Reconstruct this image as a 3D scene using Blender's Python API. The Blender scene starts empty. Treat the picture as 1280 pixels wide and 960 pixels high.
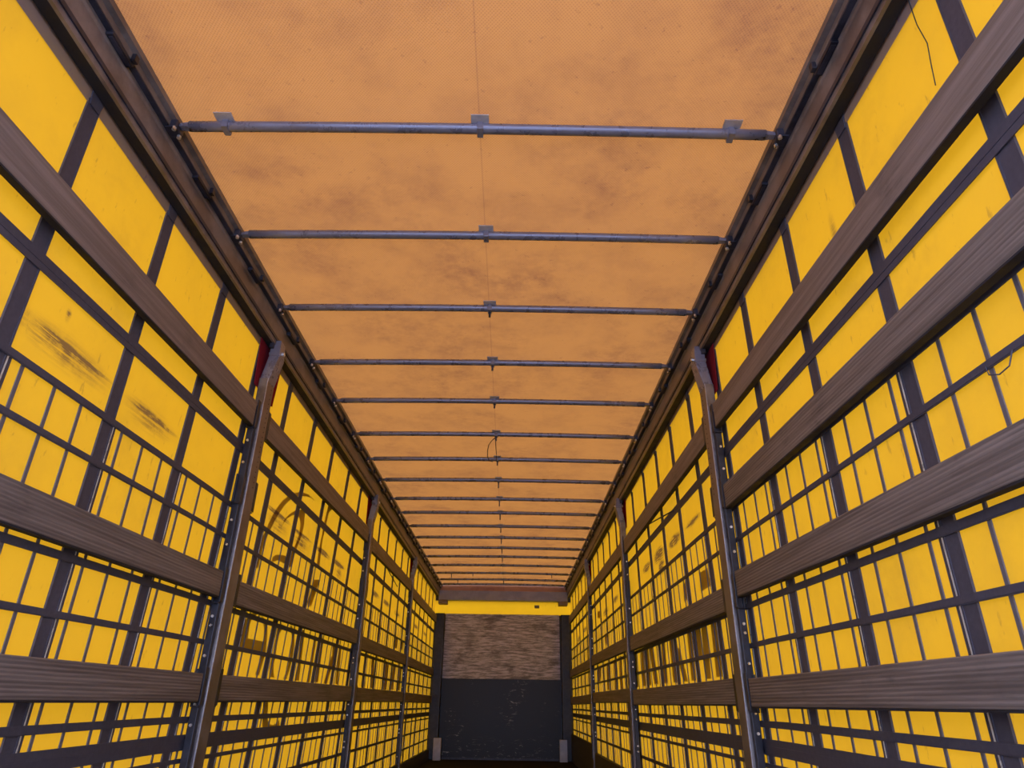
import bpy, bmesh, math, random
from mathutils import Vector, Matrix
random.seed(7)
C = bpy.context.scene.collection
sc = bpy.context.scene
FZ = 0.86                      # camera height above the load floor; z values below are given from the camera's height
# ------------------------------------------------------------------ camera
cam = bpy.data.cameras.new('camera'); co = bpy.data.objects.new('camera', cam); C.objects.link(co)
cam.sensor_width = 36.0; cam.lens = 828.084 / 1280 * 36.0; cam.clip_start = 0.02
R3 = Matrix((((0.9999048, -0.0133857, 0.0033345), (-0.0028265, -0.4353956, -0.9002348), (0.0135021, 0.9001397, -0.435392))))
co.matrix_world = Matrix.Translation((0.154, 0.0, FZ)) @ R3.to_4x4()
sc.camera = co
# ------------------------------------------------------------------ world, exposure
w = bpy.data.worlds.new('World'); sc.world = w; w.use_nodes = True
bgn = w.node_tree.nodes['Background']
bgn.inputs[0].default_value = (0.55, 0.66, 1.0, 1); bgn.inputs[1].default_value = 7.0
sc.view_settings.view_transform = 'Standard'; sc.view_settings.look = 'None'
sc.view_settings.exposure = 0.0; sc.view_settings.gamma = 1.0; sc.view_settings.use_curve_mapping = False
sc.cycles.max_bounces = 10; sc.cycles.diffuse_bounces = 7; sc.cycles.transmission_bounces = 8
sc.cycles.sample_clamp_indirect = 6
# ------------------------------------------------------------------ material helpers
class NT:
    def __init__(s, name):
        s.m = bpy.data.materials.new(name); s.m.use_nodes = True; s.t = s.m.node_tree; s.t.nodes.clear()
        s.out = s.t.nodes.new('ShaderNodeOutputMaterial')
        s.geo = s.t.nodes.new('ShaderNodeNewGeometry'); s.pos = s.geo.outputs['Position']
    def n(s, typ, **k):
        x = s.t.nodes.new(typ)
        for a, b in k.items(): setattr(x, a, b)
        return x
    def l(s, a, b): s.t.links.new(a, b)
    def setv(s, inp, v):
        if isinstance(v, bpy.types.NodeSocket): s.l(v, inp)
        else: inp.default_value = v
    def math(s, op, a, b=0.0, clamp=False):
        x = s.n('ShaderNodeMath', operation=op, use_clamp=clamp); s.setv(x.inputs[0], a); s.setv(x.inputs[1], b); return x.outputs[0]
    def mapping(s, vec, loc=(0,0,0), rot=(0,0,0), scale=(1,1,1)):
        x = s.n('ShaderNodeMapping'); s.l(vec, x.inputs[0]); x.inputs[1].default_value = loc
        x.inputs[2].default_value = rot; x.inputs[3].default_value = scale; return x.outputs[0]
    def noise(s, vec, scale, detail=4, rough=.55, dist=0.0):
        x = s.n('ShaderNodeTexNoise'); s.l(vec, x.inputs['Vector']); x.inputs['Scale'].default_value = scale
        x.inputs['Detail'].default_value = detail; x.inputs['Roughness'].default_value = rough
        x.inputs['Distortion'].default_value = dist; return x.outputs['Fac']
    def ramp(s, f, a, b, lo=0.0, hi=1.0):
        x = s.n('ShaderNodeMapRange'); s.setv(x.inputs[0], f); x.inputs[1].default_value = a; x.inputs[2].default_value = b
        x.inputs[3].default_value = lo; x.inputs[4].default_value = hi; x.interpolation_type = 'SMOOTHSTEP'; return x.outputs[0]
    def mix(s, f, a, b):
        x = s.n('ShaderNodeMix', data_type='RGBA'); s.setv(x.inputs[0], f); s.setv(x.inputs[6], a); s.setv(x.inputs[7], b); return x.outputs[2]
    def shader(s, sh): s.l(sh, s.out.inputs[0]); return s.m
def c4(r, g, b): return (r, g, b, 1)
def bump(t, h, strength, dist):
    b = t.n('ShaderNodeBump'); b.inputs['Strength'].default_value = strength; b.inputs['Distance'].default_value = dist
    t.l(h, b.inputs['Height']); return b.outputs[0]
def principled(t, col, rough, metal=0.0, normal=None, spec=.5):
    p = t.n('ShaderNodeBsdfPrincipled'); t.setv(p.inputs['Base Color'], col); t.setv(p.inputs['Roughness'], rough)
    p.inputs['Metallic'].default_value = metal; p.inputs['Specular IOR Level'].default_value = spec
    if normal: t.l(normal, p.inputs['Normal'])
    return p.outputs[0]
def metal_mat(name, a, b, rough=.45, metal=.6, scale=14):
    t = NT(name); f = t.noise(t.pos, scale, 6, .65)
    col = t.mix(t.ramp(f, .35, .68), c4(*a), c4(*b))
    return t.shader(principled(t, col, t.ramp(f, .3, .7, rough - .12, rough + .15), metal))
def cloth_mat(name, tcol, dcol, dirt=(.42, .42, .55), rot=None, blobs=(), weave=0.0, dirty=.5):
    t = NT(name)
    n1 = t.noise(t.pos, 1.6, 6, .62, .4); n2 = t.noise(t.pos, 9, 5, .7)
    n3 = t.noise(t.mapping(t.pos, scale=(1, 1, .35)), 38, 3, .6); n4 = t.noise(t.pos, 3.1, 6, .65)
    d = t.math('MULTIPLY', t.ramp(n1, .42, .72), t.ramp(n2, .30, .70))
    d = t.math('ADD', d, t.math('MULTIPLY', t.ramp(n4, .40, .75), .55))
    sp = t.math('MULTIPLY', t.ramp(n3, .64, .74), .35)
    d = t.math('ADD', t.math('MULTIPLY', d, dirty), sp, True)
    if blobs:
        streak = t.noise(t.mapping(t.pos, scale=(1, 4, 85)), 1.0, 6, .75)
        brk = t.noise(t.pos, 16, 4, .7)
        acc = None
        for (y, z, ry, rz, a) in blobs:
            m = t.mapping(t.pos, loc=(0, -y / ry, -(z + FZ) / rz), scale=(0, 1 / ry, 1 / rz))
            v = t.n('ShaderNodeVectorMath', operation='LENGTH'); t.l(m, v.inputs[0])
            q = t.ramp(v.outputs['Value'], 1.0, 0.0, 0.0, a)
            acc = q if acc is None else t.math('MAXIMUM', acc, q)
        br = t.math('MULTIPLY', t.ramp(streak, .35, .60, .10, 1.25), t.ramp(brk, .25, .60, .35, 1))
        d = t.math('ADD', d, t.math('MULTIPLY', t.math('MULTIPLY', acc, br), 2.3), True)
    nrm = None
    if weave:
        fac = None
        for r_ in (rot, -rot):
            wv = t.n('ShaderNodeTexWave', wave_type='BANDS', bands_direction='X'); wv.inputs['Scale'].default_value = 36
            wv.inputs['Distortion'].default_value = .3; wv.inputs['Detail'].default_value = 1
            t.l(t.mapping(t.pos, rot=(0, 0, r_)), wv.inputs['Vector'])
            fac = wv.outputs['Fac'] if fac is None else t.math('MULTIPLY', fac, wv.outputs['Fac'])
        seam = t.n('ShaderNodeSeparateXYZ'); t.l(t.pos, seam.inputs[0])
        sx = t.math('ABSOLUTE', t.math('SUBTRACT', seam.outputs[0], 0.006))
        d = t.math('ADD', d, t.ramp(sx, .004, .0015, 0, .30), True)
        d = t.math('ADD', d, t.math('MULTIPLY', fac, weave), True)
        nrm = bump(t, fac, .5, .002)
    k = t.mix(d, c4(1, 1, 1), c4(*dirt))
    def mul(col):
        x = t.n('ShaderNodeMix', data_type='RGBA', blend_type='MULTIPLY'); x.inputs[0].default_value = 1
        t.l(k, x.inputs[6]); x.inputs[7].default_value = c4(*col); return x.outputs[2]
    tr = t.n('ShaderNodeBsdfTranslucent'); df = t.n('ShaderNodeBsdfDiffuse')
    t.l(mul(tcol), tr.inputs[0]); t.l(mul(dcol), df.inputs[0])
    if nrm: t.l(nrm, df.inputs['Normal'])
    ad = t.n('ShaderNodeAddShader'); t.l(tr.outputs[0], ad.inputs[0]); t.l(df.outputs[0], ad.inputs[1])
    return t.shader(ad.outputs[0])
bl_l = [(1.88, 1.003, .30, .022, 1.0), (1.85, .985, .32, .075, .38), (2.42, 1.00, .24, .022, 1.0), (2.40, .985, .24, .07, .32),
        (3.98, 1.02, .30, .020, 1.0), (4.0, .97, .24, .08, .35), (4.50, 1.012, .29, .022, 1.2), (4.5, .96, .20, .07, .45), (5.06, 1.01, .26, .030, 1.2), (5.57, 1.018, .24, .032, 1.2), (5.6, .95, .13, .06, .4),
        (1.81, 1.10, .018, .035, .45), (7.2, 1.02, .3, .04, .8), (7.9, 1.02, .3, .04, .8), (8.7, 1.0, .3, .05, .6), (10.5, 1.03, .4, .04, .7), (11.7, 1.03, .4, .04, .6)]
bl_r = [(4.05, 1.035, .24, .028, .9), (4.56, 1.03, .22, .05, 1.2), (5.09, 1.035, .24, .07, 1.4), (5.59, 1.033, .22, .05, 1.1), (5.03, .94, .14, .07, 1.2),
        (1.6, .945, .9, .020, 1.0), (2.9, .945, .6, .018, .7), (1.86, 1.52, .03, .10, .25), (7.4, 1.03, .3, .05, .8), (8.2, 1.0, .3, .06, .8), (10.6, 1.03, .4, .05, .8), (11.6, .98, .3, .07, .7)]
YT, YD = (.205, .092, .002), (.45, .27, .03)
SMUDGE = (.26, .25, 1.5)
M = {}
M['curtain_l'] = cloth_mat('yellow_tarpaulin_left', YT, YD, SMUDGE, blobs=bl_l, dirty=.17)
M['curtain_r'] = cloth_mat('yellow_tarpaulin_right', YT, YD, SMUDGE, blobs=bl_r, dirty=.17)
M['hem'] = cloth_mat('yellow_hem', (.060, .042, .014), (.24,.20,.16), SMUDGE, dirty=.3)
M['front_tarp'] = cloth_mat('yellow_front_strip', (.24, .115, .002), YD, SMUDGE, dirty=.12)
M['roof'] = cloth_mat('orange_roof_tarpaulin', (.125, .046, .0085), (.38, .21, .14), (.50, .46, .72), rot=math.radians(42), weave=.40, dirty=.62)
M['red'] = cloth_mat('dark_red_fabric', (.018, .001, .002), (.20, .02, .035), dirty=.4)
t = NT('print_film')
a_ = t.n('ShaderNodeBsdfTranslucent'); a_.inputs[0].default_value = c4(.16, .18, .24)
b_ = t.n('ShaderNodeBsdfDiffuse'); b_.inputs[0].default_value = c4(.05, .05, .05)
q_ = t.n('ShaderNodeAddShader'); t.l(a_.outputs[0], q_.inputs[0]); t.l(b_.outputs[0], q_.inputs[1]); M['print'] = t.shader(q_.outputs[0])
t = NT('grey_webbing'); f = t.noise(t.pos, 60, 3, .6); f2 = t.noise(t.pos, 4, 4, .6)
M['webbing'] = t.shader(principled(t, t.mix(t.math('MULTIPLY', f, f2), c4(.044, .044, .066), c4(.12, .12, .165)), .6, 0, bump(t, f, .3, .001), .35))
t = NT('grey_strap_shiny'); f = t.noise(t.pos, 40, 3, .6)
M['thin'] = t.shader(principled(t, t.mix(f, c4(.08, .08, .11), c4(.15, .15, .19)), .42, 0, None, .5))
M['pale'] = metal_mat('pale_steel_wire', (.55, .52, .48), (.75, .72, .66), .35, .5)
M['rail'] = metal_mat('weathered_aluminium', (.12, .105, .11), (.24, .215, .22), .42, .25, 6)
M['rail_dark'] = metal_mat('dark_rail_track', (.018, .02, .034), (.05, .052, .08), .45, .2)
M['bow'] = metal_mat('galvanised_steel', (.185, .19, .27), (.22, .23, .32), .32, .35, 14)
M['bolt'] = metal_mat('zinc_bolt', (.6, .6, .62), (.8, .8, .8), .3, .8)
M['plate'] = metal_mat('pale_plate', (.42, .42, .50), (.6, .6, .66), .5, .4)
M['post'] = metal_mat('post_steel', (.12, .10, .10), (.24, .21, .20), .40, .45, 8)
M['dark'] = metal_mat('dark_steel', (.010, .011, .020), (.030, .032, .048), .45, .2)
M['beam'] = metal_mat('painted_beam', (.22, .23, .36), (.30, .31, .46), .5, .1, 5)
M['kick'] = metal_mat('galvanised_bracket', (.30, .30, .34), (.45, .45, .5), .5, .3, 5)
M['shade_track_black'] = metal_mat('black_slat_shade_and_track', (.006, .006, .010), (.014, .014, .022), .8, 0)  # near-black for the painted shade under the slats and for the curtain track
M['black'] = metal_mat('black_cable', (.01, .01, .01), (.03, .03, .03), .6, 0)
def wood(name, a, b, c, groove=True, sc_=(3, 1.2, 30)):
    t = NT(name)
    g1 = t.noise(t.mapping(t.pos, scale=(8, 1.5, 60)), 1.0, 6, .7, .3)
    g2 = t.noise(t.pos, 3.2, 5, .6); g3 = t.noise(t.mapping(t.pos, scale=(30, 10, 60)), 1.0, 4, .7)
    col = t.mix(t.ramp(g1, .35, .68), c4(*a), c4(*b)); col = t.mix(t.math('MULTIPLY', t.ramp(g2, .52, .75), t.ramp(g3, .4, .7)), col, c4(*c))
    h = g1
    if groove:
        wv = t.n('ShaderNodeTexWave', wave_type='BANDS', bands_direction='Z'); wv.inputs['Scale'].default_value = 26
        t.l(t.pos, wv.inputs['Vector']); wv.inputs['Distortion'].default_value = .3
        h = t.math('ADD', t.math('MULTIPLY', wv.outputs['Fac'], .8), g1)
        col = t.mix(t.ramp(wv.outputs['Fac'], .35, .0, 0, .25), col, c4(.06, .045, .04))
    return t.shader(principled(t, col, .55, 0, bump(t, h, .4, .004), .35))
M['wood'] = wood('weathered_grooved_wood', (.125, .105, .10), (.235, .20, .19), (.07, .062, .068))
M['wood_dark'] = wood('dark_kick_board_wood', (.022, .019, .022), (.045, .038, .042), (.015, .014, .016))
M['wood_plain'] = wood('weathered_plain_wood', (.15, .12, .11), (.235, .195, .185), (.08, .07, .07), False)
t = NT('worn_plywood')
g1 = t.noise(t.mapping(t.pos, scale=(4, 3, 34)), 1.0, 8, .80, .15); g2 = t.noise(t.mapping(t.pos, scale=(2.2, 2, 5)), 1.0, 5, .6)
col = t.mix(t.ramp(g1, .41, .60), c4(.20, .195, .24), c4(.60, .58, .72)); col = t.mix(t.ramp(g2, .52, .66, 0, .75), col, c4(.09, .085, .10))
sx = t.n('ShaderNodeSeparateXYZ'); t.l(t.pos, sx.inputs[0])
fr = t.math('FRACT', t.math('MULTIPLY', sx.outputs[2], 4.6)); col = t.mix(t.ramp(fr, .05, .0, 0, .5), col, c4(.08, .07, .07))
M['ply'] = t.shader(principled(t, col, .6, 0, None, .4))
t = NT('scuffed_black_panel')
g1 = t.noise(t.mapping(t.pos, rot=(0, .9, 0), scale=(7, 5, 22)), 1.0, 6, .75, 1.2); g2 = t.noise(t.pos, 2.0, 3, .5)
sz = t.n('ShaderNodeSeparateXYZ'); t.l(t.pos, sz.inputs[0]); low = t.ramp(sz.outputs[2], .42, .12)
col = t.mix(t.math('MULTIPLY', t.ramp(g1, .58, .64), t.math('MAXIMUM', t.ramp(g2, .50, .62), low)), c4(.007, .008, .015), c4(.30, .27, .25))
M['blackpanel'] = t.shader(principled(t, col, .45, 0, None, .4))
t = NT('dark_floor_plywood'); g1 = t.noise(t.pos, 5, 6, .7)
M['floor'] = t.shader(principled(t, t.mix(g1, c4(.008, .007, .008), c4(.022, .019, .020)), .8, 0, None, .1))
t = NT('concrete_yard'); g1 = t.noise(t.pos, .8, 6, .7)
M['ground'] = t.shader(principled(t, t.mix(g1, c4(.32, .31, .30), c4(.46, .45, .43)), .9))
# ------------------------------------------------------------------ mesh helpers
class MB:
    def __init__(s): s.b = bmesh.new()
    def box(s, x0, x1, y0, y1, z0, z1):
        v = [s.b.verts.new((x, y, z + FZ)) for x in (x0, x1) for y in (y0, y1) for z in (z0, z1)]
        for f in ((0,1,3,2),(4,6,7,5),(0,4,5,1),(2,3,7,6),(0,2,6,4),(1,5,7,3)): s.b.faces.new([v[i] for i in f])
        return s
    def hexa(s, p):                                        # eight corners, box order
        v = [s.b.verts.new((q[0], q[1], q[2] + FZ)) for q in p]
        for f in ((0,1,3,2),(4,6,7,5),(0,4,5,1),(2,3,7,6),(0,2,6,4),(1,5,7,3)): s.b.faces.new([v[i] for i in f])
        return s
    def quad(s, pts):
        s.b.faces.new([s.b.verts.new((q[0], q[1], q[2] + FZ)) for q in pts]); return s
    def prism_y(s, prof, y0, y1):                          # profile in x,z swept along y
        a = [s.b.verts.new((x, y0, z + FZ)) for x, z in prof]; b = [s.b.verts.new((x, y1, z + FZ)) for x, z in prof]
        n = len(prof)
        s.b.faces.new(a); s.b.faces.new(b[::-1])
        for i in range(n): s.b.faces.new([a[i], b[i], b[(i+1)%n], a[(i+1)%n]])
        return s
    def prism_x(s, poly, x0, x1):                          # outline in y,z given depth along x
        a = [s.b.verts.new((x0, y, z + FZ)) for y, z in poly]; b = [s.b.verts.new((x1, y, z + FZ)) for y, z in poly]
        n = len(poly)
        s.b.faces.new(a); s.b.faces.new(b[::-1])
        for i in range(n): s.b.faces.new([a[i], b[i], b[(i+1)%n], a[(i+1)%n]])
        return s
    def tube(s, pts, r, n=10, sq=1.0):
        pts = [Vector((p[0], p[1], p[2] + FZ)) for p in pts]; rings = []
        for i, p in enumerate(pts):
            d = (pts[min(i+1, len(pts)-1)] - pts[max(i-1, 0)]).normalized()
            up = Vector((0, 0, 1)) if abs(d.z) < .9 else Vector((1, 0, 0))
            u = d.cross(up).normalized(); v = u.cross(d)
            rings.append([s.b.verts.new(p + u * math.cos(2*math.pi*k/n) * r + v * math.sin(2*math.pi*k/n) * r * sq) for k in range(n)])
        for a, b in zip(rings, rings[1:]):
            for k in range(n): s.b.faces.new([a[k], a[(k+1)%n], b[(k+1)%n], b[k]])
        s.b.faces.new(rings[0][::-1]); s.b.faces.new(rings[-1])
        return s
    def build(s, name, mat, parent=None, bevel=0, smooth=False, base=None):
        bmesh.ops.recalc_face_normals(s.b, faces=s.b.faces)
        off = Vector((0, 0, 0)); p = parent
        while p is not None: off += p.location; p = p.parent
        if base is not None: off += Vector(base)
        for v in s.b.verts: v.co -= off
        me = bpy.data.meshes.new(name); s.b.to_mesh(me); s.b.free(); me.materials.append(M[mat])
        if smooth:
            for f in me.polygons: f.use_smooth = True
        o = bpy.data.objects.new(name, me); C.objects.link(o); o.parent = parent
        if base is not None: o.location = base
        if bevel:
            m = o.modifiers.new('bevel', 'BEVEL'); m.width = bevel; m.segments = 2; m.limit_method = 'ANGLE'
        return o
def tag(o, label=None, cat=None, group=None, kind=None):
    if label: o['label'] = label
    if cat: o['category'] = cat
    if group: o['group'] = group
    if kind: o['kind'] = kind
    return o
def empty(name, loc):
    o = bpy.data.objects.new(name, None); C.objects.link(o); o.location = (loc[0], loc[1], loc[2] + FZ); o.empty_display_size = .1; return o
KIDS = {}
def copy_tree(o, parent=None):
    c = o.copy(); C.objects.link(c); c.parent = parent
    for ch in [k for k in bpy.data.objects if k.parent == o]: copy_tree(ch, c)
    return c
ORD = ['first', 'second', 'third', 'fourth', 'fifth', 'sixth', 'seventh', 'eighth', 'ninth', 'tenth', 'eleventh', 'twelfth',
       'thirteenth', 'fourteenth', 'fifteenth', 'sixteenth', 'seventeenth', 'eighteenth']

PRINT_L=[[(3.752,0.661),(3.761,0.784),(3.789,0.841),(3.830,0.911),(3.885,0.993),(3.944,1.058),(4.011,1.117),(4.103,1.176),(4.225,1.232),(4.365,1.275),(4.500,1.299),(4.681,1.304),(4.530,1.290),(4.377,1.252),(4.256,1.217),(4.167,1.175),(4.074,1.113),(3.993,1.040),(3.934,0.970),(3.881,0.897),(3.843,0.836),(3.819,0.785),(3.805,0.715),(3.804,0.671)],
[(4.065,0.959),(4.101,1.024),(4.177,1.076),(4.281,1.127),(4.399,1.165),(4.478,1.176),(4.487,1.137),(4.499,1.091),(4.485,1.006),(4.433,0.928),(4.400,0.862),(4.374,0.787),(4.290,0.765),(4.295,0.816),(4.345,0.883),(4.400,0.947),(4.430,1.020),(4.425,1.073),(4.385,1.104),(4.315,1.106),(4.237,1.085),(4.152,1.044),(4.094,0.998)],
[(3.999,0.744),(4.003,0.771),(4.063,0.798),(4.171,0.816),(4.289,0.827),(4.373,0.831),(4.378,0.781),(4.281,0.763),(4.193,0.775),(4.097,0.771),(4.017,0.744)],
[(4.933,0.890),(4.934,0.991),(4.949,1.068),(4.965,1.146),(4.981,1.226),(4.995,1.283),(5.013,1.335),(5.018,1.383),(5.335,1.409),(5.126,1.361),(5.066,1.325),(5.047,1.273),(5.030,1.192),(4.996,1.116),(4.997,1.034),(5.003,0.968),(5.014,0.905)],
[(4.914,0.790),(5.063,0.814),(5.002,0.710),(4.941,0.615),(4.866,0.594),(4.829,0.623),(4.887,0.716)],
[(3.743,0.238),(3.751,0.384),(3.791,0.414),(3.848,0.416),(3.825,0.374),(3.831,0.303),(3.827,0.239)],
[(3.824,0.303),(4.080,0.306),(4.105,0.240),(3.809,0.238)],
[(3.976,0.444),(4.043,0.424),(4.115,0.386),(4.140,0.310),(4.151,0.248),(4.118,0.175),(4.101,0.129),(4.038,0.131),(4.075,0.203),(4.089,0.244),(4.080,0.306),(4.062,0.376),(4.005,0.416)],
[(3.791,0.414),(3.844,0.437),(3.916,0.453),(3.987,0.450),(3.996,0.433),(3.923,0.440),(3.866,0.420),(3.814,0.395)],
[(4.291,0.418),(4.345,0.438),(4.392,0.413),(4.346,0.375),(4.329,0.316),(4.339,0.237),(4.325,0.203),(4.346,0.149),(4.381,0.127),(4.273,0.128),(4.265,0.200),(4.278,0.233),(4.283,0.312)],
[(4.550,0.444),(4.641,0.412),(4.679,0.323),(4.676,0.241),(4.642,0.170),(4.614,0.125),(4.545,0.125),(4.605,0.174),(4.619,0.248),(4.617,0.318),(4.590,0.387),(4.524,0.426)],
[(4.789,0.435),(4.868,0.442),(4.893,0.126),(4.816,0.124)],
[(5.121,0.423),(5.190,0.429),(5.156,0.124),(5.090,0.122)],
[(5.296,0.430),(5.391,0.438),(5.383,0.130),(5.290,0.128)],
[(5.677,0.323),(5.785,0.329),(5.652,0.127),(5.550,0.124)],
[(5.683,0.412),(5.780,0.420),(5.836,0.248),(5.738,0.244)],
[(5.910,0.418),(5.994,0.424),(6.006,0.131),(5.924,0.129)],
[(6.322,0.436),(6.405,0.442),(6.373,0.140),(6.292,0.138)],
[(6.978,0.415),(7.105,0.423),(7.078,0.137),(6.954,0.135)],
[(4.245,-0.007),(4.333,-0.007),(4.390,-0.149),(4.302,-0.147)],
[(4.614,-0.259),(4.715,-0.264),(4.693,-0.371),(4.594,-0.364)],
[(4.374,-0.102),(4.422,-0.124),(4.481,-0.132),(4.551,-0.122),(4.590,-0.103),(4.626,-0.154),(4.319,-0.147),(4.294,-0.100)],
[(7.533,0.718),(7.687,0.733),(7.673,0.612),(7.521,0.600)],
[(8.722,0.718),(8.928,0.735),(8.901,0.616),(8.698,0.601)],
[(9.193,0.717),(9.392,0.733),(9.378,0.629),(9.180,0.616)],
[(6.971,0.402),(7.083,0.409),(7.109,0.139),(6.998,0.137)],
[(7.337,0.409),(7.499,0.418),(7.565,0.134),(7.404,0.131)],
[(8.175,0.405),(8.421,0.418),(8.409,0.134),(8.167,0.129)],
[(8.734,0.406),(8.963,0.417),(8.861,0.142),(8.641,0.138)],
[(9.248,0.401),(9.417,0.409),(9.385,0.142),(9.219,0.139)]]
PRINT_R=[[(6.466,0.443),(6.325,0.434),(6.322,0.153),(6.459,0.156)],
[(6.106,0.441),(5.959,0.431),(5.969,0.152),(6.112,0.155)],
[(5.886,0.433),(5.769,0.425),(5.744,0.153),(5.858,0.156)],
[(5.735,0.436),(5.569,0.424),(5.467,0.153),(5.623,0.157)],
[(5.369,0.435),(5.287,0.429),(5.273,0.148),(5.352,0.150)],
[(5.263,0.433),(5.132,0.423),(5.137,0.151),(5.265,0.154)],
[(4.992,0.454),(4.838,0.441),(4.810,0.147),(4.958,0.152)],
[(4.824,0.358),(4.693,0.348),(4.555,0.146),(4.675,0.149)],
[(4.462,0.451),(4.348,0.440),(4.351,0.145),(4.461,0.148)],
[(4.260,0.458),(4.160,0.447),(4.157,0.261),(4.254,0.266)],
[(4.114,0.463),(4.002,0.451),(4.023,0.144),(4.132,0.148)],
[(3.916,0.466),(3.802,0.453),(3.805,0.146),(3.915,0.150)],
[(4.039,0.719),(3.857,0.715),(3.830,0.614),(4.046,0.614)],
[(4.448,0.721),(4.349,0.716),(4.294,0.616),(4.460,0.613)],
[(8.967,1.096),(8.732,1.068),(8.760,0.991),(8.995,1.018)],
[(8.332,0.757),(8.160,0.742),(8.199,0.636),(8.371,0.650)],
[(9.163,0.452),(8.828,0.436),(8.970,0.272),(9.313,0.282)],
[(8.298,0.446),(8.130,0.437),(8.205,0.164),(8.373,0.167)],
[(7.764,0.452),(7.592,0.442),(7.582,0.153),(7.750,0.156)],
[(7.337,0.459),(7.183,0.450),(7.193,0.146),(7.344,0.149)]]
# ================================================================== the setting
YB, YE = -0.45, 12.95
tag(MB().box(-30, 30, -30, 45, -2.2, -2.1).build('ground', 'ground'), kind='structure')
tag(MB().box(-1.27, 1.27, YB, YE + .1, -FZ - .12, -FZ).build('floor', 'floor'), kind='structure')
# roof tarpaulin: a thin arched sheet resting on the bows
mb = MB(); N = 24; ny = 60
def rz(x): return 2.022 + .012 * (1 - (x / 1.2) ** 2)
rows = []
for j in range(ny + 1):
    y = YB + (YE - YB) * j / ny
    rows.append([mb.b.verts.new((-1.2 + 2.4 * i / N, y, rz(-1.2 + 2.4 * i / N) + FZ)) for i in range(N + 1)])
for j in range(ny):
    for i in range(N): mb.b.faces.new([rows[j][i], rows[j][i+1], rows[j+1][i+1], rows[j+1][i]])
tag(mb.build('ceiling', 'roof', smooth=True), kind='structure')
# cantrails along both roof edges
for sgn, nm, lip in ((-1, 'trim_1', 0), (1, 'trim_2', 0)):
    prof = [(1.30, 1.83), (1.25, 1.83), (1.25, 1.845), (1.228, 1.845), (1.228, 1.818), (1.20, 1.818), (1.20, 1.850), (1.195, 1.850),
            (1.195, 1.935), (1.190, 1.945), (1.190, 1.965), (1.172, 1.972), (1.172, 1.962), (1.166, 1.962), (1.166, 1.988), (1.148, 1.995), (1.148, 2.02), (1.20, 2.03), (1.30, 2.03)]
    r_ = MB().prism_y([(sgn * x, z) for x, z in prof], YB, YE + .06).build(nm, 'rail')
    tag(r_, kind='structure')
    MB().box(sgn * 1.213, sgn * 1.256, YB, YE, 1.817, 1.834).build('curtain_track', 'shade_track_black', r_)
    MB().box(sgn * 1.1935, sgn * 1.1995, YB, YE, 1.842, 1.860).build('track_groove', 'rail_dark', r_)
    MB().box(sgn * 1.168, sgn * 1.190, YB, YE, 1.958, 1.963).build('roller_channel', 'rail_dark', r_)
# headboard at the front of the trailer
hb = MB().box(-1.31, 1.31, 13.0, 13.04, -FZ - .12, 1.50).box(-1.31, 1.31, 13.0, 13.04, 1.74, 2.06).build('wall_front', 'dark'); tag(hb, kind='structure')
MB().box(-1.064, 1.048, 12.96, 13.0, .405, 1.505).build('upper_plywood_panel', 'ply', hb)
MB().box(-1.064, 1.048, 12.955, 13.0, -FZ, .403).build('lower_black_panel', 'blackpanel', hb)
MB().quad([(-1.30, 13.0, 1.50), (1.30, 13.0, 1.50), (1.30, 13.0, 1.74), (-1.30, 13.0, 1.74)]).build('yellow_tarpaulin_strip', 'front_tarp', hb)
MB().box(.59, .68, 12.984, 12.989, 1.625, 1.68).build('brown_label_plate', 'wood_plain', hb)
MB().box(-1.064, 1.048, 12.94, 12.955, -FZ, -FZ + .03).build('floor_strip', 'rail_dark', hb)
MB().quad([(-1.2, 12.97, 1.88), (1.2, 12.97, 1.88), (1.2, 12.96, 2.03), (-1.2, 12.96, 2.03)]).build('roof_end_flap', 'roof', hb)
bm_ = MB().box(-1.20, 1.20, 12.84, 12.99, 1.735, 1.905).build('cross_beam', 'beam', hb, bevel=.008)
for s in (-1, 1):
    MB().prism_x([(12.80, 1.66), (12.99, 1.66), (12.99, 1.735), (12.80, 1.735)], s * 1.03, s * 1.20).build('corner_bracket', 'wood_plain', hb, bevel=.01)
    p_ = MB().box(s * 1.07, s * 1.235, 12.84, 12.99, -FZ, 1.50).build('corner_pillar', 'dark', hb, bevel=.008)
    MB().box(s * 1.072, s * 1.09, 12.80, 12.84, -FZ, 1.05).build('pillar_edge_strip', 'rail_dark', p_)
for s, side in ((-1, 'left'), (1, 'right')):
    x0, x1 = s * 1.00, s * 1.13
    o = MB().box(x0, x1, 12.70, 12.79, -FZ, -.53).box(x0 + s*.02, x1 - s*.02, 12.695, 12.70, -FZ + .05, -.58).build('kick_bracket', 'kick', bevel=.008)
    tag(o, 'small pale grey steel kick bracket at the foot of the %s front corner pillar' % side, 'bracket', 'kick brackets at the front corners')

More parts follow.
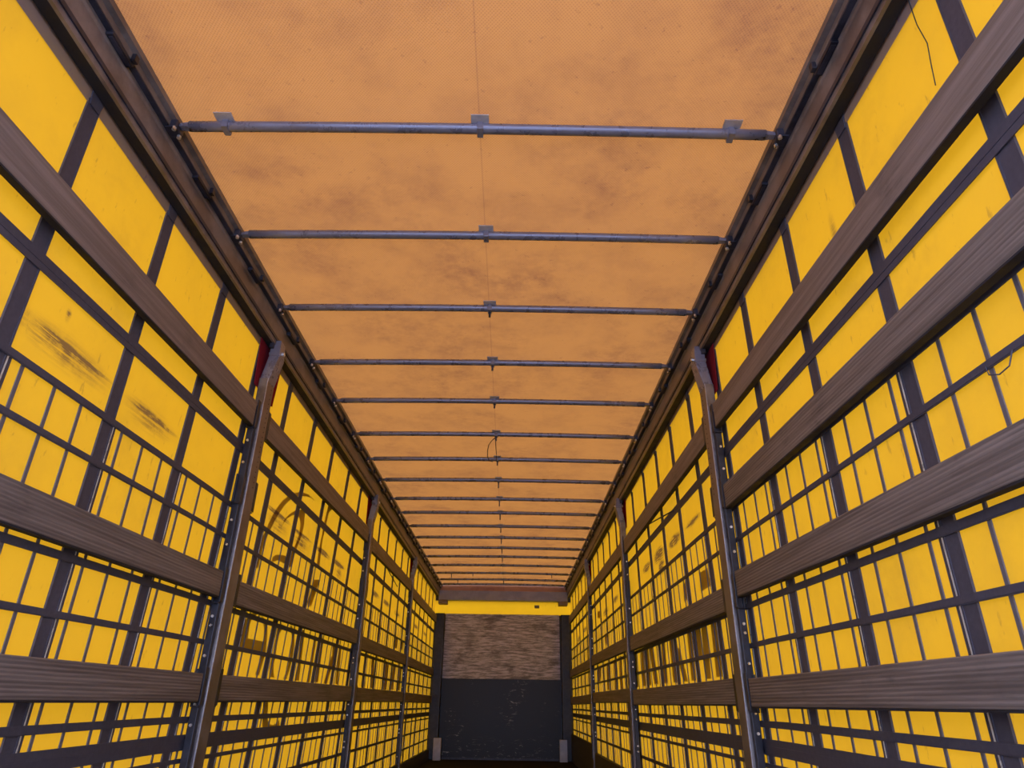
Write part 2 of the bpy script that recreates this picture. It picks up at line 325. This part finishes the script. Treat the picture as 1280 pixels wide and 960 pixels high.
# ================================================================== side curtains
WEB_L = ([-.02, .52, 1.06, 1.601, 2.149, 2.686, 3.224, 3.75, 4.311, 4.843, 5.392, 5.92, 6.509], [.0, .55, 1.08, 1.61, 2.145, 2.648, 3.165, 3.672, 4.188, 4.708, 5.228, 5.775, 6.335])
WEB_R = ([.03, .575, 1.12, 1.665, 2.188, 2.724, 3.239, 3.804, 4.34, 4.848, 5.377, 5.947], [.05, .60, 1.14, 1.675, 2.19, 2.708, 3.22, 3.73, 4.265, 4.775, 5.29, 5.86])
PITCH = .5405
for s, side in ((-1, 'left'), (1, 'right')):
    X = 1.27
    cur = empty('side_curtain', (s * X, 0, -FZ))
    tag(cur, 'yellow tarpaulin side curtain with dark webbing grid forming the whole %s side' % side, 'curtain', 'yellow side curtains')
    # sheet
    MB().quad([(s*1.27, YB, -1.0), (s*1.27, 13.0, -1.0), (s*1.27, 13.0, 1.845), (s*1.27, YB, 1.845)]).build('sheet', 'curtain_l' if s < 0 else 'curtain_r', cur)
    hz = 1.787 if s < 0 else 1.80
    MB().quad([(s*1.264, YB, hz - .03), (s*1.264, 13.0, hz + .05), (s*1.264, 13.0, 1.845), (s*1.264, YB, 1.845)]).build('top_hem', 'hem', cur)
    dz = 0 if s < 0 else .018
    tops, bots = (list(t_) for t_ in (WEB_L if s < 0 else WEB_R))
    while tops[-1] < 12.3:
        tops.append(tops[-1] + .542 + random.uniform(-.012, .012)); bots.append(tops[-1] - random.uniform(.03, .10))
    def wy(k, z): return bots[k] + (tops[k] - bots[k]) * (z - .24) / .95
    def strip(bm, k, off, hw, za, zb, xa, xb):
        bm.hexa([(s*x, wy(k, z) + off + e * hw, z) for x in (xa, xb) for e in (-1, 1) for z in (za, zb)])
    for k in range(len(tops)):
        b = MB(); strip(b, k, 0, .031, -.92, 1.79, 1.2635, 1.2685)
        strip(b, k, -.028, .003, -.92, 1.79, 1.262, 1.2635); strip(b, k, .028, .003, -.92, 1.79, 1.262, 1.2635)
        o = b.build('vertical_webbing', 'webbing', cur)
        y = wy(k, 1.80)
        # webbing widens into a tab where it is sewn to the hem
        MB().prism_x([(y - .024, 1.77), (y + .024, 1.77), (y + .036, 1.845), (y - .036, 1.845)], s*1.258, s*1.262).build('sewn_tab', 'webbing', o)
        if tops[k] < 12.6:
            m_ = MB(); strip(m_, k, .045, .006, -.90, .885 + dz, 1.263, 1.2665); m_.build('thin_strap', 'webbing', cur)
            MB().tube([(s*1.2625, wy(k, -.9) + .035, -.90), (s*1.2625, wy(k, .87) + .035, .87 + dz)], .0022, 5).build('edge_wire', 'pale', cur)
            for q in (.10, .246, .392):
                m_ = MB(); strip(m_, k, q + random.uniform(-.007, .007), .0065, -.90, .885 + dz, 1.263, 1.2665); m_.build('thin_strap', 'thin', cur)
    for z, h, nm in ((1.184, .052, 'wide_horizontal_webbing'), (.885, .026, 'horizontal_webbing'), (.727, .022, 'horizontal_webbing'),
                     (.410, .026, 'horizontal_webbing'), (.240, .022, 'horizontal_webbing'), (-.080, .026, 'horizontal_webbing'),
                     (-.168, .062, 'wide_horizontal_webbing'), (-.238, .018, 'horizontal_webbing'), (-.395, .024, 'horizontal_webbing'),
                     (-.560, .024, 'horizontal_webbing'), (-.72, .024, 'horizontal_webbing')):
        z += dz; b = MB()
        for ya, yb, da, db in ((YB, 3.0, -.034, 0), (3.0, 12.93, 0, 0)):
            for xa, xb, sh in ((1.258, 1.2615, 0), (1.2565, 1.258, .003 if h < .03 else h * .42)):
                b.hexa([(s*x, y_, z + d_ + e * (h/2 - sh)) for x in (xa, xb) for y_, d_ in ((ya, da), (yb, db)) for e in (-1, 1)])
        b.build(nm, 'webbing', cur)
    lt = MB()
    for q in (PRINT_L if s < 0 else PRINT_R): lt.prism_x(q, s*1.2708, s*1.2713)
    tag(lt.build('outer_lettering', 'print', cur), 'large dark lettering printed on the outer face, showing through in reverse')
    # dark red reinforcement patches beside the posts
    for yp in (3.33, 6.42, 9.48):
        MB().prism_x([(yp - .13, 1.855), (yp - .10, 1.545), (yp + .02, 1.545), (yp + .05, 1.50), (yp + .20, 1.54), (yp + .24, 1.855)], s*1.2515, s*1.2545).build('red_patch', 'red', cur)

# ================================================================== posts between the bays
SLATZ = {'top': 1.37, 'mid': .965, 'low': .49, 'bottom': .055}
def make_post(s, y, side, label):
    p = empty('curtain_post', (s * 1.225, y, -FZ))
    tag(p, label, 'post', 'steel posts between the side bays')
    y0, y1 = y - .055, y + .055
    MB().prism_x([(y0, -FZ), (y1, -FZ), (y1, 1.60), (y0, 1.60)], s*1.20, s*1.248).build('column', 'post', p, bevel=.004)
    b = MB()      # outward flanges that hold the slat pockets
    b.box(s*1.212, s*1.246, y0 - .032, y0, -FZ, 1.42); b.box(s*1.212, s*1.246, y1, y1 + .032, -FZ, 1.42)
    b.build('flange', 'dark', p, bevel=.003)
    MB().box(s*1.1985, s*1.2005, y0 + .001, y0 + .006, -FZ, 1.60).build('front_edge', 'plate', p)
    # head bent inwards to the cantrail
    b = MB()
    def q(yy, zz, xi, xo): return [(s*xi, yy, zz), (s*xo, yy, zz)]
    lo, hi = 1.585, 1.835
    b.hexa([(s*1.198, y0 + .004, lo), (s*1.165, y0 + .012, hi - .09), (s*1.198, y1 - .004, lo), (s*1.165, y1 - .012, hi - .09),
            (s*1.248, y0 + .004, lo), (s*1.225, y0 + .012, hi - .09), (s*1.248, y1 - .004, lo), (s*1.225, y1 - .012, hi - .09)])
    b.hexa([(s*1.165, y0 + .012, hi - .09), (s*1.172, y0 + .018, hi + .01), (s*1.165, y1 - .012, hi - .09), (s*1.172, y1 - .018, hi + .01),
            (s*1.225, y0 + .012, hi - .09), (s*1.228, y0 + .018, hi + .01), (s*1.225, y1 - .012, hi - .09), (s*1.228, y1 - .018, hi + .01)])
    h = b.build('head', 'bow', p, bevel=.004)
    MB().box(s*1.205, s*1.228, y0 - .004, y1 + .004, 1.79, 1.845).build('roller_carriage', 'rail_dark', h, bevel=.003)
    bo = MB(); bo.tube([(s*1.155, y, 1.775), (s*1.24, y, 1.775)], .012, 8); bo.build('pivot_bolt', 'bolt', h)
    for nm, z in SLATZ.items():
        zz = z + (.01 if s > 0 else 0)
        for d, ya in ((-1, y0 - .046), (1, y1 + .012)):
            k = MB(); k.box(s*1.205, s*1.2105, ya, ya + .034, zz - .078, zz + .078)
            k.box(s*1.2105, s*1.247, ya, ya + .034, zz - .084, zz - .078); k.box(s*1.238, s*1.247, ya, ya + .034, zz - .078, zz + .07)
            k.build('slat_pocket', 'dark', p, bevel=.002)
    for z in (1.44, 1.22, 1.10, .80, .68, .35, .31, .18, -.02, -.10, -.30, -.34, -.60):
        MB().tube([(s*1.230, y0 - .038, z), (s*1.230, y0 - .031, z)], .0065, 8).build('bolt', 'bolt', p)
    b = MB()
    for k in range(22): z = 1.585 - k * .028; b.tube([(s*1.1985, y + .018, z), (s*1.2005, y + .018, z)], .0035, 6)
    b.build('punched_holes', 'black', p)
    b = MB().box(s*1.1985, s*1.2005, y - .012, y + .018, -.62, -.33).build('latch_slot', 'dark', p)
    MB().box(s*1.190, s*1.1985, y - .004, y + .010, -.60, -.38).build('latch_handle', 'rail_dark', b)
    return p
POSTY = [.10, 3.325, 6.40, 9.45]
PL = ['rear steel post on the %s wall, beside the open doors', 'steel post on the %s wall, nearest to the camera', 'steel post on the %s wall, halfway along the load space', 'steel post on the %s wall, nearest to the dark headboard']
for s, side in ((-1, 'left'), (1, 'right')):
    proto = None
    for i, y in enumerate(POSTY):
        if proto is None: proto = make_post(s, y, side, PL[i] % side); o = proto
        else: o = copy_tree(proto); o.location.y = y; o['label'] = PL[i] % side

# ================================================================== wooden slats
def slat(s, side, row, bay, y0, y1, z0, z1, h, mat, t=.026):
    xi = 1.212
    cy = (y0 + y1) / 2; base = (s * xi, cy, (z0 + z1) / 2 + FZ)
    b = MB(); n = 6
    p = [(s*xi, y0, z0 - h/2), (s*xi, y0, z0 + h/2), (s*xi, y1, z1 - h/2), (s*xi, y1, z1 + h/2),
         (s*(xi+t), y0, z0 - h/2), (s*(xi+t), y0, z0 + h/2), (s*(xi+t), y1, z1 - h/2), (s*(xi+t), y1, z1 + h/2)]
    b.hexa(p)
    o = b.build('wooden_slat', mat, base=base, bevel=.004)
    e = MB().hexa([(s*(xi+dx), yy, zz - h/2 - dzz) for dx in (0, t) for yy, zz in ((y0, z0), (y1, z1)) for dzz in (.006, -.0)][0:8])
    e.build('underside_shade', 'shade_track_black', o)  # black strip paints the shade on the slat's underside, no separate part
    tag(o, '%s wooden slat on the %s wall %s' % (row, side, bay), 'slat', 'wooden side slats of the %s wall' % side)
BAYS = ['in the bay nearest the camera', 'in the second bay from the camera', 'in the third bay from the camera', 'in the bay beside the headboard']
YS = [(.205, 3.225), (3.425, 6.30), (6.50, 9.35), (9.55, 12.83)]
TOP = {-1: [(1.322, 1.366), (1.374, 1.435), (1.398, 1.44), (1.385, 1.40)], 1: [(1.32, 1.39), (1.375, 1.36), (1.377, 1.40), (1.39, 1.40)]}
MID = {-1: [(.468, .494), (.484, .525), (.493, .508), (.505, .50)], 1: [(.475, .527), (.486, .500), (.517, .528), (.51, .50)]}
LOW = {-1: [(.044, .050), (.052, .065), (.062, .070), (.068, .06)], 1: [(.058, .062), (.070, .071), (.088, .093), (.08, .07)]}
for s, side in ((-1, 'left'), (1, 'right')):
    for i in range(4):
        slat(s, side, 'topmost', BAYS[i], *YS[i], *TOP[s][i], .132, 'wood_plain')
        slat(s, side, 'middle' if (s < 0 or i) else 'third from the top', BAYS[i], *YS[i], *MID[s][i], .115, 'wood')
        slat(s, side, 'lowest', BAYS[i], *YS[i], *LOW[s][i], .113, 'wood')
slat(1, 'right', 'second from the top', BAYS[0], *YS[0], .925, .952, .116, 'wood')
# low boards standing on the floor
for s, side in ((-1, 'left'), (1, 'right')):
    for i, (ya, yb) in enumerate(YS):
        zt = {-1: [-.70, -.70, -.68, -.70], 1: [-.62, -.60, -.525, -.44]}[s][i]
        b = MB().box(s*1.212, s*1.238, ya, yb, -FZ, zt); o = b.build('kick_board', 'wood_dark', base=(s*1.225, (ya+yb)/2, 0), bevel=.004)
        tag(o, 'dark low kick board by the %s wall %s' % (side, BAYS[i]), 'board', 'kick boards along the floor')

# ================================================================== roof bows
BY = [1.870, 2.515, 3.155, 3.81, 4.415, 5.075, 5.69, 6.31, 6.975, 7.55, 8.19, 8.81, 9.45, 10.07, 10.76, 11.46, 12.1, 12.62]
SK = [.018, .0, .0, -.01] + [0.0] * 14
def make_bow(clips, y):
    r = empty('roof_bow', (0, y, 1.985))
    n = 12; z = lambda x: 1.982 + .012 * (1 - (x / 1.2) ** 2)
    MB().tube([(-1.105 + 2.21 * i / n, y, z(-1.105 + 2.21 * i / n)) for i in range(n + 1)], .0215, 14, .9).build('tube', 'bow', r, smooth=True)
    for s in (-1, 1):
        e = MB().hexa([(s*1.09, y - .017, 1.971), (s*1.09, y - .017, 1.995), (s*1.09, y + .017, 1.971), (s*1.09, y + .017, 1.995),
                       (s*1.165, y - .010, 1.974), (s*1.165, y - .010, 1.986), (s*1.165, y + .010, 1.974), (s*1.165, y + .010, 1.986)]).build('flattened_end', 'bow', r, bevel=.002)
        MB().tube([(s*1.098, y - .005, 1.962), (s*1.098, y - .005, 1.975)], .004, 6).build('rivet_hole', 'black', e)
        k = MB().box(s*1.140, s*1.186, y - .028, y + .028, 1.955, 1.993).build('end_bracket', 'rail_dark', r, bevel=.004)
        for d in (-.021, .021): MB().tube([(s*1.150, y + d, 1.944), (s*1.150, y + d, 1.958)], .008, 8).build('bolt', 'bolt', k)
    for cx in clips:
        c = MB().box(cx - .034, cx + .034, y - .056, y - .016, z(cx) + .012, z(cx) + .016)
        o = c.build('roof_clip', 'plate', r)
        MB().box(cx - .012, cx + .012, y - .024, y + .026, z(cx) - .022, z(cx) + .020).build('clip_strap', 'bow', o, bevel=.003)
    return r
def pin(r, y, x, h):
    MB().box(x - .006, x + .006, y - .006, y + .006, 1.982 - h, 1.985).build('hanging_pin', 'rail_dark', r)
for i, y in enumerate(BY):
    if i == 0: r = make_bow((-.965, .01, .972), y)
    elif i == 1: r = make_bow((.012,), y); proto = r
    else: r = copy_tree(proto); r.location.y = y
    bpy.context.view_layer.update()
    r.location.z += 0
    if i >= 2:
        if i < 14 or i == 16: pin(r, y, .012, .045 if i < 7 else .07)
        if i == 15: pin(r, y, -.86, .08); pin(r, y, -.5, .05); pin(r, y, .83, .06)
        if i == 16: pin(r, y, -.80, .08)
    r.rotation_euler.z = SK[i] / 2.3 * (.6 if i else .45)
    if i == 0: lab = 'grey steel roof bow nearest the camera, held by three pale clips'
    else: lab = 'grey steel roof bow crossing under the orange roof, %s from the camera' % ORD[i]
    if i == len(BY) - 1: lab = 'grey steel roof bow closest to the front cross beam'
    tag(r, lab, 'roof bow', 'steel bows under the roof')
# sliding roof runners in the channels between the bows
def make_runner(s, y):
    r = empty('roof_runner', (s * 1.178, y, 1.97))
    MB().box(s*1.165, s*1.192, y - .065, y + .065, 1.944, 1.958).build('carriage', 'dark', r, bevel=.003)
    MB().box(s*1.150, s*1.166, y + .040, y + .062, 1.955, 1.985).build('hook', 'dark', r, bevel=.002)
    MB().box(s*1.170, s*1.184, y - .055, y + .055, 1.9405, 1.944).build('sliding_pad', 'rail_dark', r)
    return r
for s, side in ((-1, 'left'), (1, 'right')):
    pr_ = None
    for i, y in enumerate(BY):
        yy = (y - .36) if i == 0 else (BY[i-1] + y) / 2 - .03
        if pr_ is None: pr_ = make_runner(s, yy); r = pr_
        else: r = copy_tree(pr_); r.location.y = yy
        if i == 0: lab = 'short dark roof runner on the %s rail, nearer than the first roof bow' % side
        else: lab = 'short dark roof runner on the %s rail between the %s and %s roof bows' % (side, ORD[i-1], ORD[i])
        tag(r, lab, 'roof runner', 'roof runners on the %s rail' % side)
# ================================================================== loose cords
b = MB().tube([(.004, 5.09, 1.97), (-.02, 5.11, 1.955), (-.05, 5.2, 1.95), (-.066, 5.33, 1.945), (-.07, 5.45, 1.94), (-.06, 5.6, 1.95), (-.03, 5.68, 1.965)], .0035, 6)
b.tube([(.004, 5.10, 1.965), (.006, 5.3, 1.955), (.008, 5.5, 1.95), (.002, 5.66, 1.965)], .003, 6)
tag(b.build('cable_loop', 'black', smooth=True), 'thin black cable loop hanging between two roof bows at mid ceiling', 'cable')
tag(MB().tube([(-1.255, 7.53, 1.381), (-1.25, 8.0, 1.325), (-1.255, 8.44, 1.291)], .006, 6).build('slack_cord', 'webbing'), 'slack dark cord slanting below the topmost left slat', 'cord')
tag(MB().tube([(1.25, 6.0, 1.404), (1.245, 5.2, 1.305), (1.25, 4.44, 1.205)], .005, 6).build('slack_cord', 'webbing'), 'slack dark cord slanting across the right curtain below the top slat', 'cord')
tag(MB().tube([(1.262, 1.219, 1.83), (1.262, 1.222, 1.72), (1.262, 1.212, 1.63), (1.262, 1.225, 1.56), (1.262, 1.235, 1.495)], .0015, 5).build('loose_thread', 'black'), 'loose dark thread hanging down the right curtain above the top slat', 'thread')
tag(MB().tube([(1.256, 1.375, .725), (1.25, 1.365, .70), (1.25, 1.335, .686), (1.25, 1.30, .69), (1.256, 1.285, .722)], .0018, 5).build('string_loop', 'webbing'), 'small drooping string loop on the right curtain grid', 'string')
